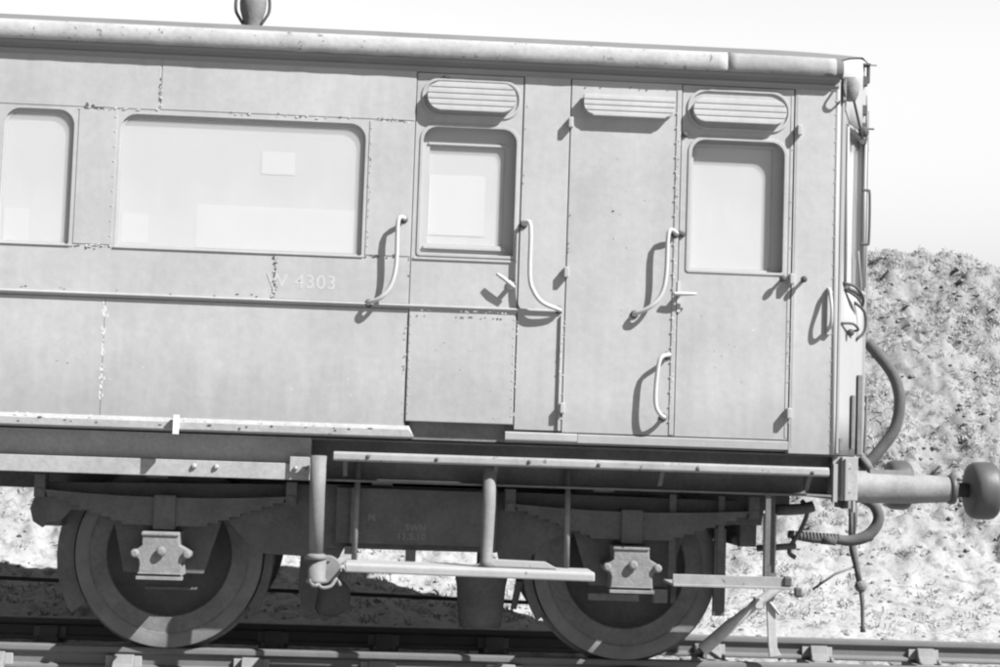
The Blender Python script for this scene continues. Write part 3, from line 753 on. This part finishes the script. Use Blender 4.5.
q = MB(); q.box(1.96, 1.985, .06, .112, .99, 1.21); q.box(2.03, 2.05, .06, .10, 1.0, 1.24); q.box(2.115, 2.13, .2, .24, .93, 1.26)
for z in (1.06, 1.20): q.lathe([(0, .018), (-.02, .014)], (2.06, .10, z), 'y', 8)
q.build('end_stanchion', ENDP, coach, bev=.002)
q = MB(); q.box(-1.165, -1.052, .046, .066, 1.058, 1.15); 
for x in (-1.13, -1.083): q.lathe([(.048, .014), (.028, .012), (.022, .006)], (x, 0, 1.085), 'y', 8)
q.build('angle_plate', IRON, coach, bev=.003)
q = MB()
for x in (-1.703, -1.579): q.lathe([(.067, .016), (.055, .015), (.048, .007)], (x, 0, 1.078), 'y', 8)
q.each('solebar_bolt', IRON, coach)
# long upper step board
q = MB(); q.xprism([(-.070, 1.144), (-.066, 1.178), (-.050, 1.188), (.058, 1.186), (.058, 1.150), (-.055, 1.134)], -.918, 1.905)
so = q.build('upper_footboard', BOARD, coach, bev=.006)
q = MB()
for x, z in ((-.722, 1.168), (-.337, 1.165), (.185, 1.168), (.58, 1.163), (1.147, 1.160), (1.805, 1.158)): q.lathe([(-.066, .012), (-.075, .010), (-.078, .005)], (x, 0, z-.004), 'y', 8)
q.each('footboard_bolt', RUST, so)
q = MB()
for x in (-.85, .0, .95, 1.8): q.xprism([(-.04, 1.138), (.064, 1.142), (.064, 1.05), (.05, 1.05)], x-.012, x+.012)
q.each('step_bracket', GRIME, coach)
# lower step with posts
q = MB(); q.xprism([(-.11, .520), (-.11, .560), (-.095, .572), (.22, .572), (.225, .52)], -.828, .572)
for v in q.b.verts: v.co.z -= (v.co.x+.828)*.010
ls = q.build('lower_footboard', WOOD, coach, bev=.008)
q = MB(); q.prism([(-.105, .574), (.02, .608), (.30, .602), (.37, .566)], -.02, .04); q.build('step_plate', WOOD, ls, bev=.003)
def post(pts, r, name, m_=POSTM, **k): 
    t = MB(); t.tube(pts, r, 14, 0); return t.build(name, m_, coach)
post([(-.780, .20, 1.14), (-.784, .18, .57)], .0165, 'step_hanger')
post([(.435, .20, 1.14), (.440, .18, .56)], .0165, 'step_hanger')
post([(-.030, .022, 1.14), (-.032, .01, .90), (-.036, .0, .60), (-.036, .0, .567)], [.036, .040, .034, .050], 'step_post')
t = MB(); t.tube([(-1.0, -.03, 1.16), (-1.0, -.04, .95), (-.992, -.05, .60)], [.046, .044, .040], 14, 0)
t.lathe([(.615, .043), (.605, .058), (.588, .060), (.58, .050)], (-.990, -.05, 0), 'z', 16)
t.box(-1.06, -.91, -.03, .09, .572, .586); t.lathe([(.580, .052), (.48, .050), (.468, .060), (.450, .056)], (-.985, -.04, 0), 'z', 16)
po = t.build('damper_post', POSTM, coach)
t = MB(); t.lathe([(-.02, .075), (.10, .075), (.11, .06)], (-.93, 0, .525), 'y', 20); t.tube([(-.98, -.08, .46), (-.95, -.10, .43), (-.90, -.09, .44), (-.87, -.07, .48), (-.85, -.07, .44)], .010, 8, 3)
t.tube([(-1.02, -.08, .47), (-1.00, -.09, .44), (-.97, -.09, .445)], .012, 8, 2); t.build('damper_clamp', POSTM, po)
# right hand bogie step
q = MB(); q.box(1.028, 1.706, -.015, .005, .492, .556); q.box(1.028, 1.706, -.035, .36, .488, .502)
st3 = q.build('bogie_step', BOARD, coach, bev=.003)
q = MB(); q.box(1.665, 1.71, -.03, .03, .505, .56); q.box(1.76, 1.80, .1, .14, .44, .49); q.each('step_end_cap', GREASE, st3, bev=.008)
for x, zt, w in ((1.075, 1.0, .020), (1.365, 1.0, .018), (1.575, 1.02, .015), (1.672, 1.02, .014)):
    yh = .02 if x == 1.575 else .33
    q = MB(); q.prism([(x-w, zt), (x+w, zt), (x+w*1.05, .50), (x-w*1.05, .50)], yh, yh+.015); q.build('step_hanger', GRIME, coach, bev=.002)

# ---- bogie
bogie = MB()
bogie.prism([(-2.60, .955), (-2.655, .86), (-2.675, .80), (-2.655, .725), (-2.60, .69), (-2.57, .72), (-2.50, .73), (-2.44, .80), (-2.2, .79), (-2.12, .45), (-1.66, .45), (-1.56, .79), (-1.36, .58), (-.88, .56), (-.85, .625), (.05, .625), (.06, .58), (.22, .57), (.34, .70), (.50, .76), (.60, .45), (1.06, .45), (1.16, .78), (1.45, .83), (1.62, .83), (1.64, .97), (-1, .99)], .40, .44)
for x0, x1 in ((-2.62, -2.5), (1.5, 1.6)): bogie.box(x0, x1, .44, 2.30, .70, .92)
bogie.box(-.98, .04, .36, 2.36, .624, .995); bogie.box(-.90, -.03, .30, .36, .66, .98)
bogie.prism([(-2.60, .955), (-2.655, .80), (-2.55, .70), (-2.44, .80), (-2.2, .79), (-2.12, .45), (-1.66, .45), (-1.56, .79), (-1.0, .70), (.10, .72), (.50, .76), (.60, .45), (1.06, .45), (1.16, .78), (1.62, .83), (1.64, .97), (-1, .99)], 2.30, 2.34)
bo = bogie.build('bogie', GRIME, coach, bev=.003)
q = MB()
for i in range(7): q.box(-.76-i*0, -.74, 0, .001, 0, 0) if False else None
q.box(-.815, -.785, .28, .302, .66, .98); q.box(-.845, -.80, .29, .40, .595, .64); q.box(-.49, -.43, .34, .38, .56, .63); q.box(-.49, -.45, .34, .38, .49, .53); q.each('frame_strap', GRIMEL, bo)
text('stencilled_letters', 'PE', .046, -.715, .2985, .795, STENCIL, bo, .0012, 1.0)
text('stencilled_letters', 'SWN', .050, -.495, .2985, .742, STENCIL, bo, .0012, 1.1)
text('stencilled_letters', '13.5.60', .052, -.545, .2985, .690, STENCIL, bo, .0012, 1.1)
def make_wheel(x, y, s_):
    q = MB()    # s_=1: outer face towards -y
    prof = [(0, .535), (0, .525), (-.0, .455), (.004, .450), (.006, .36), (.045, .325), (.050, .20), (.02, .14), (.0, .12), (-.04, .11), (-.04, .001)]
    prof = [(.135, .001), (.135, .44), (.135, .563), (.118, .566), (.105, .548), (.07, .538)]+prof
    q.lathe([(p*s_, r*1.028) for p, r in prof], (x, y, .55), 'y', 72, False)
    w = q.build('wheel', WHEELM, bo, smooth=35)
    t = MB(); t.lathe([((-.002+p)*s_, r*1.028) for p, r in [(.010, .352), (.043, .318), (.047, .20), (.02, .14)]], (x, y, .55), 'y', 72, False); t.build('wheel_web', WEB, w)
    t = MB(); t.lathe([(-.002*s_, .547), (-.003*s_, .543), (-.003*s_, .478), (-.001*s_, .473)], (x, y, .55), 'y', 72, False); t.build('tyre', TYRE, w)
    return w
for x in (-1.883, .830):
    make_wheel(x, .56, 1); make_wheel(x, 2.18, -1)
    q = MB(); q.tube([(x, .3, .55), (x, 2.45, .55)], .075, 16, 0); q.build('axle', GRIME, bo)
def make_axlebox(x, flip=False):
    Y = (lambda y: 2.74-y) if flip else (lambda y: y)
    q = MB(); zc = .555
    o_ = [(-.118, .695), (.095, .695), (.095, .66), (.098, .62), (.135, .600), (.165, .580), (.160, .553), (.128, .545), (.115, .520), (.120, .445), (-.128, .445), (-.122, .515), (-.130, .540), (-.165, .552), (-.172, .580), (-.135, .598), (-.112, .615), (-.112, .66)]
    q.prism([(x+a, b_) for a, b_ in o_], Y(.215), Y(.42))
    q.box(x-.118, x+.095, Y(.205), Y(.216), .672, .69)
    a = q.build('axlebox', BOX, bo, bev=.012)
    q = MB(); q.lathe([(Y(.202), .030), (Y(.185), .026), (Y(.178), .012)], (x, 0, .585), 'y', 10)
    for dx in (-.150, .145): q.lathe([(Y(.22), .026), (Y(.195), .024), (Y(.188), .012)], (x+dx, 0, .570), 'y', 10)
    q.box(x-.135, x+.125, Y(.185), Y(.25), .424, .443); q.box(x-.128, x+.118, Y(.195), Y(.25), .455, .462)
    q.build('axlebox_bolt', BOX, a, bev=.002)
    s_ = MB(); N = 9
    for k in range(N):
        half = .74-.062*k; th = .018; seg = 12; top = []; bot = []
        for i in range(seg+1):
            u = -1+2*i/seg; xx = x+u*half; zz = .915-(k)*th-.030*(1-(u*half/.74)**2)+.004
            top.append((xx, zz)); bot.append((xx, zz-th+.0004))
        s_.prism(top+bot[::-1], Y(.29), Y(.385))
    so_ = s_.build('leaf_spring', GRIME, bo)
    q = MB(); q.box(x-.065, x+.060, Y(.270), Y(.41), .705, .905); q.build('spring_buckle', GRIME, so_, bev=.008)
    q = MB()
    for u in (-.72, .72):
        q.box(x+u-.03, x+u+.03, Y(.28), Y(.40), .87, 1.0); q.lathe([(Y(.27), .022), (Y(.41), .022)], (x+u, 0, .90), 'y', 10)
    q.each('spring_hanger', GRIME, so_)
for x in (-1.883, .830): make_axlebox(x); make_axlebox(x, True)
# guard iron and diagonal hose
q = MB(); q.prism([(1.655, .90), (1.735, .90), (1.730, .44), (1.748, .20), (1.755, .10), (1.78, .055), (1.71, .045), (1.70, .12), (1.685, .35), (1.66, .46)], .50, .525)
gi = q.build('guard_iron', DUSTY, bo, bev=.003)
q = MB(); q.tube([(1.30, .50, .075), (1.47, .48, .235), (1.50, .48, .262), (1.62, .46, .37), (1.80, .44, .51)], [.040, .038, .030, .030, .026], 10, 0); q.box(1.60, 1.64, .42, .50, .34, .40)
q.tube([(1.66, .49, .42), (1.76, .49, .30)], .010, 6, 0); q.build('diagonal_stay', DUSTY, gi, bev=.002)
q = MB(); q.box(1.36, 1.43, .50, .54, .28, .80); q.box(1.10, 1.13, .48, .50, .35, .8); q.each('brake_hanger', GRIME, bo)
q = MB(); q.box(.98, 1.06, .36, .45, .36, .44); q.box(.6, .9, .42, .46, .36, .40); q.each('brake_bracket', GRIMEL, bo)
# brake blocks
for x, s_ in ((-1.883, 1), (.830, -1), (-1.883, -1)):
    q = MB(); A = []; ro_ = .66 if s_ < 0 and x < 0 else .61
    for k in range(9):
        a = math.radians(-32+8*k); A.append((x+s_*.56*math.cos(a), .55+.56*math.sin(a)))
    B = [(x+s_*ro_*math.cos(math.radians(-32+8*k)), .535+ro_*math.sin(math.radians(-32+8*k))) for k in range(8, -1, -1)]
    q.prism(A+B, .58, .67); q.tube([(x+s_*.60, .62, .95), (x+s_*.60, .62, .5)], .018, 8, 0); q.build('brake_block', GRIME, bo)
q = MB(); q.lathe([(.50, .165), (.44, .158), (.40, .150), (.20, .135), (.155, .125), (.15, .02)], (-.02, .75, 0), 'z', 28)
q.lathe([(.52, .175), (.50, .175), (.495, .165)], (-.02, .75, 0), 'z', 28); q.box(-.05, .01, .7, .8, .5, .65)
q.build('brake_cylinder', GRIME, bo)
q = MB(); q.box(.19, .225, .68, .74, .44, .64); q.prism([(.16, .27), (.195, .27), (.235, .46), (.19, .46)], .68, .72); q.box(.10, .2, .7, .74, .46, .50); q.build('brake_lever', GRIME, bo)
q = MB(); q.lathe([(-.03, .001), (-.03, .11), (-.02, .12), (.02, .12), (.03, .11)], (-.93, .85, .30), 'y', 24); q.prism([(-1.12, .58), (-1.02, .58), (-1.0, .40), (-1.03, .20), (-1.09, .19), (-1.13, .36)], .78, .84); q.box(-1.06, -1.0, .8, .9, .55, .7)
q.build('slack_adjuster', GRIME, bo)
q = MB(); q.tube([(-2.0, .47, .36), (-1.7, .47, .36)], .012, 8, 0); q.build('pull_rod', GRIME, bo)

# ---- buffers
def make_buffer():
    q = MB(); c = (0, 0, 0)
    q.lathe([(-.0, .135), (.018, .135), (.02, .105), (.03, .098), (.46, .092), (.48, .088), (.64, .078), (.655, .078), (.662, .05), (.662, .02)], c, 'x', 32)
    q.box(.16, .43, -.05, .05, .080, .108); q.box(0, .022, -.16, .16, -.13, .13)
    o = q.build('buffer', STEEL, coach, smooth=35)
    t = MB(); t.lathe([(.655, .084), (.668, .090), (.690, .088), (.700, .06), (.705, .045), (.79, .045)], c, 'x', 28)
    a = t.build('buffer_collar', GREASE, o)
    t = MB(); t.lathe([(.775, .04), (.777, .09), (.782, .135), (.792, .158), (.815, .171), (.85, .175), (.90, .175), (.925, .170), (.942, .155), (.950, .12), (.953, .05), (.954, .001)], c, 'x', 40)
    t.build('buffer_head', GREASE, o)
    return o
bf = make_buffer(); bf.location = (2.125, .50, 1.078)
par(bf, coach); bf.matrix_parent_inverse = wm(coach).inverted()
b2 = bf.copy(); COL.objects.link(b2); b2.location = (2.125, 2.24, 1.078)
for ch in list(bf.children):
    d = ch.copy(); COL.objects.link(d); d.parent = b2; d.matrix_parent_inverse = ch.matrix_parent_inverse.copy()

# ---- hoses and coupling
def mv(x, z, k=1.0445): return ((x+.565)*k-.565, (z-1.2)*k+1.2)
q = MB(); q.tube([(2.33, .90, 2.03), (2.36, .90, 2.005), (2.436, .90, 1.925), (2.548, .90, 1.784), (2.593, .90, 1.627), (2.566, .90, 1.45), (2.472, .90, 1.308), (2.38, .90, 1.21), (2.27, .90, 1.17)], .036, 14, 8)
ho = q.build('vacuum_hose', RUBBER, coach)
q = MB(); q.tube([(2.397, .90, 1.232), (2.36, .90, 1.205)], .052, 14, 0); q.tube([(2.35, .9, 2.01), (2.375, .9, 1.99)], .05, 14, 0); q.tube([(2.10, .9, 1.13), (2.30, .9, 1.19)], .03, 10, 0); q.each('hose_clip', GRIMEL, ho)
# lower ribbed steam hose
pts = [(2.36, 1.0), (2.43, .97), (2.47, .90), (2.455, .83), (2.393, .765), (2.292, .735), (2.196, .740), (2.05, .742), (1.90, .765)]
q = MB(); q.tube([(x, .90, z) for x, z in pts], [.030, .034, .036, .036, .038, .034, .03, .028, .024], 12, 6)
lh = q.build('steam_hose', RUBBER, coach)
q = MB()
for i in range(14): x = 1.93+i*.022; q.tube([(x-.006, .90, .757-.001*i), (x+.006, .90, .757-.001*i)], .031, 10, 0)
q.tube([(2.11, .9, .74), (2.20, .9, .735)], .034, 10, 0); q.build('hose_binding', RUBBER, lh)
# screw coupling hanging at the middle
q = MB()
def L3(P, y=1.37): return [(mv(x, z)[0], y, mv(x, z)[1]) for x, z in P]
q.tube([(2.11, 1.37, 1.10), (2.24, 1.37, 1.13), (2.36, 1.37, 1.16), (2.39, 1.37, 1.10), (2.33, 1.37, 1.06)], .026, 10, 3)
q.tube(L3([(2.285, 1.05), (2.290, .86), (2.29, .74)], 1.35), .016, 8, 0); q.tube(L3([(2.325, 1.05), (2.33, .86), (2.315, .74)], 1.40), .016, 8, 0)
q.tube(L3([(2.30, .76), (2.315, .66), (2.34, .56), (2.355, .48)]), [.028, .024, .020, .020], 10, 0)
q.tube(L3([(2.24, .74), (2.38, .745)]), .022, 8, 0)
q.tube(L3([(2.368, .45), (2.378, .34), (2.382, .21), (2.384, .17)]), [.020, .014, .013, .020], 10, 0)
co = q.build('screw_coupling', GRIME, coach)
q = MB(); c_ = mv(2.366, .455); q.ico((c_[0], 1.37, c_[1]), .042, 2); q.build('coupling_weight', GRIMEL, co)
q = MB(); q.tube(L3([(2.335, .578), (2.20, .525), (2.06, .425)]), .008, 8, 0); a_ = mv(2.00, .405); q.tube([(a_[0]-.05, 1.37, a_[1]-.01), (a_[0]+.0, 1.37, a_[1]-.0)], .028, 10, 0)
q.build('tommy_bar', GRIMEL, co)
q = MB(); q.tube([(1.93, .7, .98), (1.97, .7, .92), (1.93, .7, .80), (1.88, .7, .72), (1.86, .7, .66), (1.90, .7, .63)], .014, 8, 3); q.tube([(1.75, .6, .92), (1.90, .6, .93), (1.98, .6, .95)], .034, 12, 2); q.tube([(1.66, .7, .68), (1.9, .7, .70)], .02, 8, 0)
q.ico((1.50, .55, .735), .036, 2); q.each('brake_pipe', GRIME, coach)
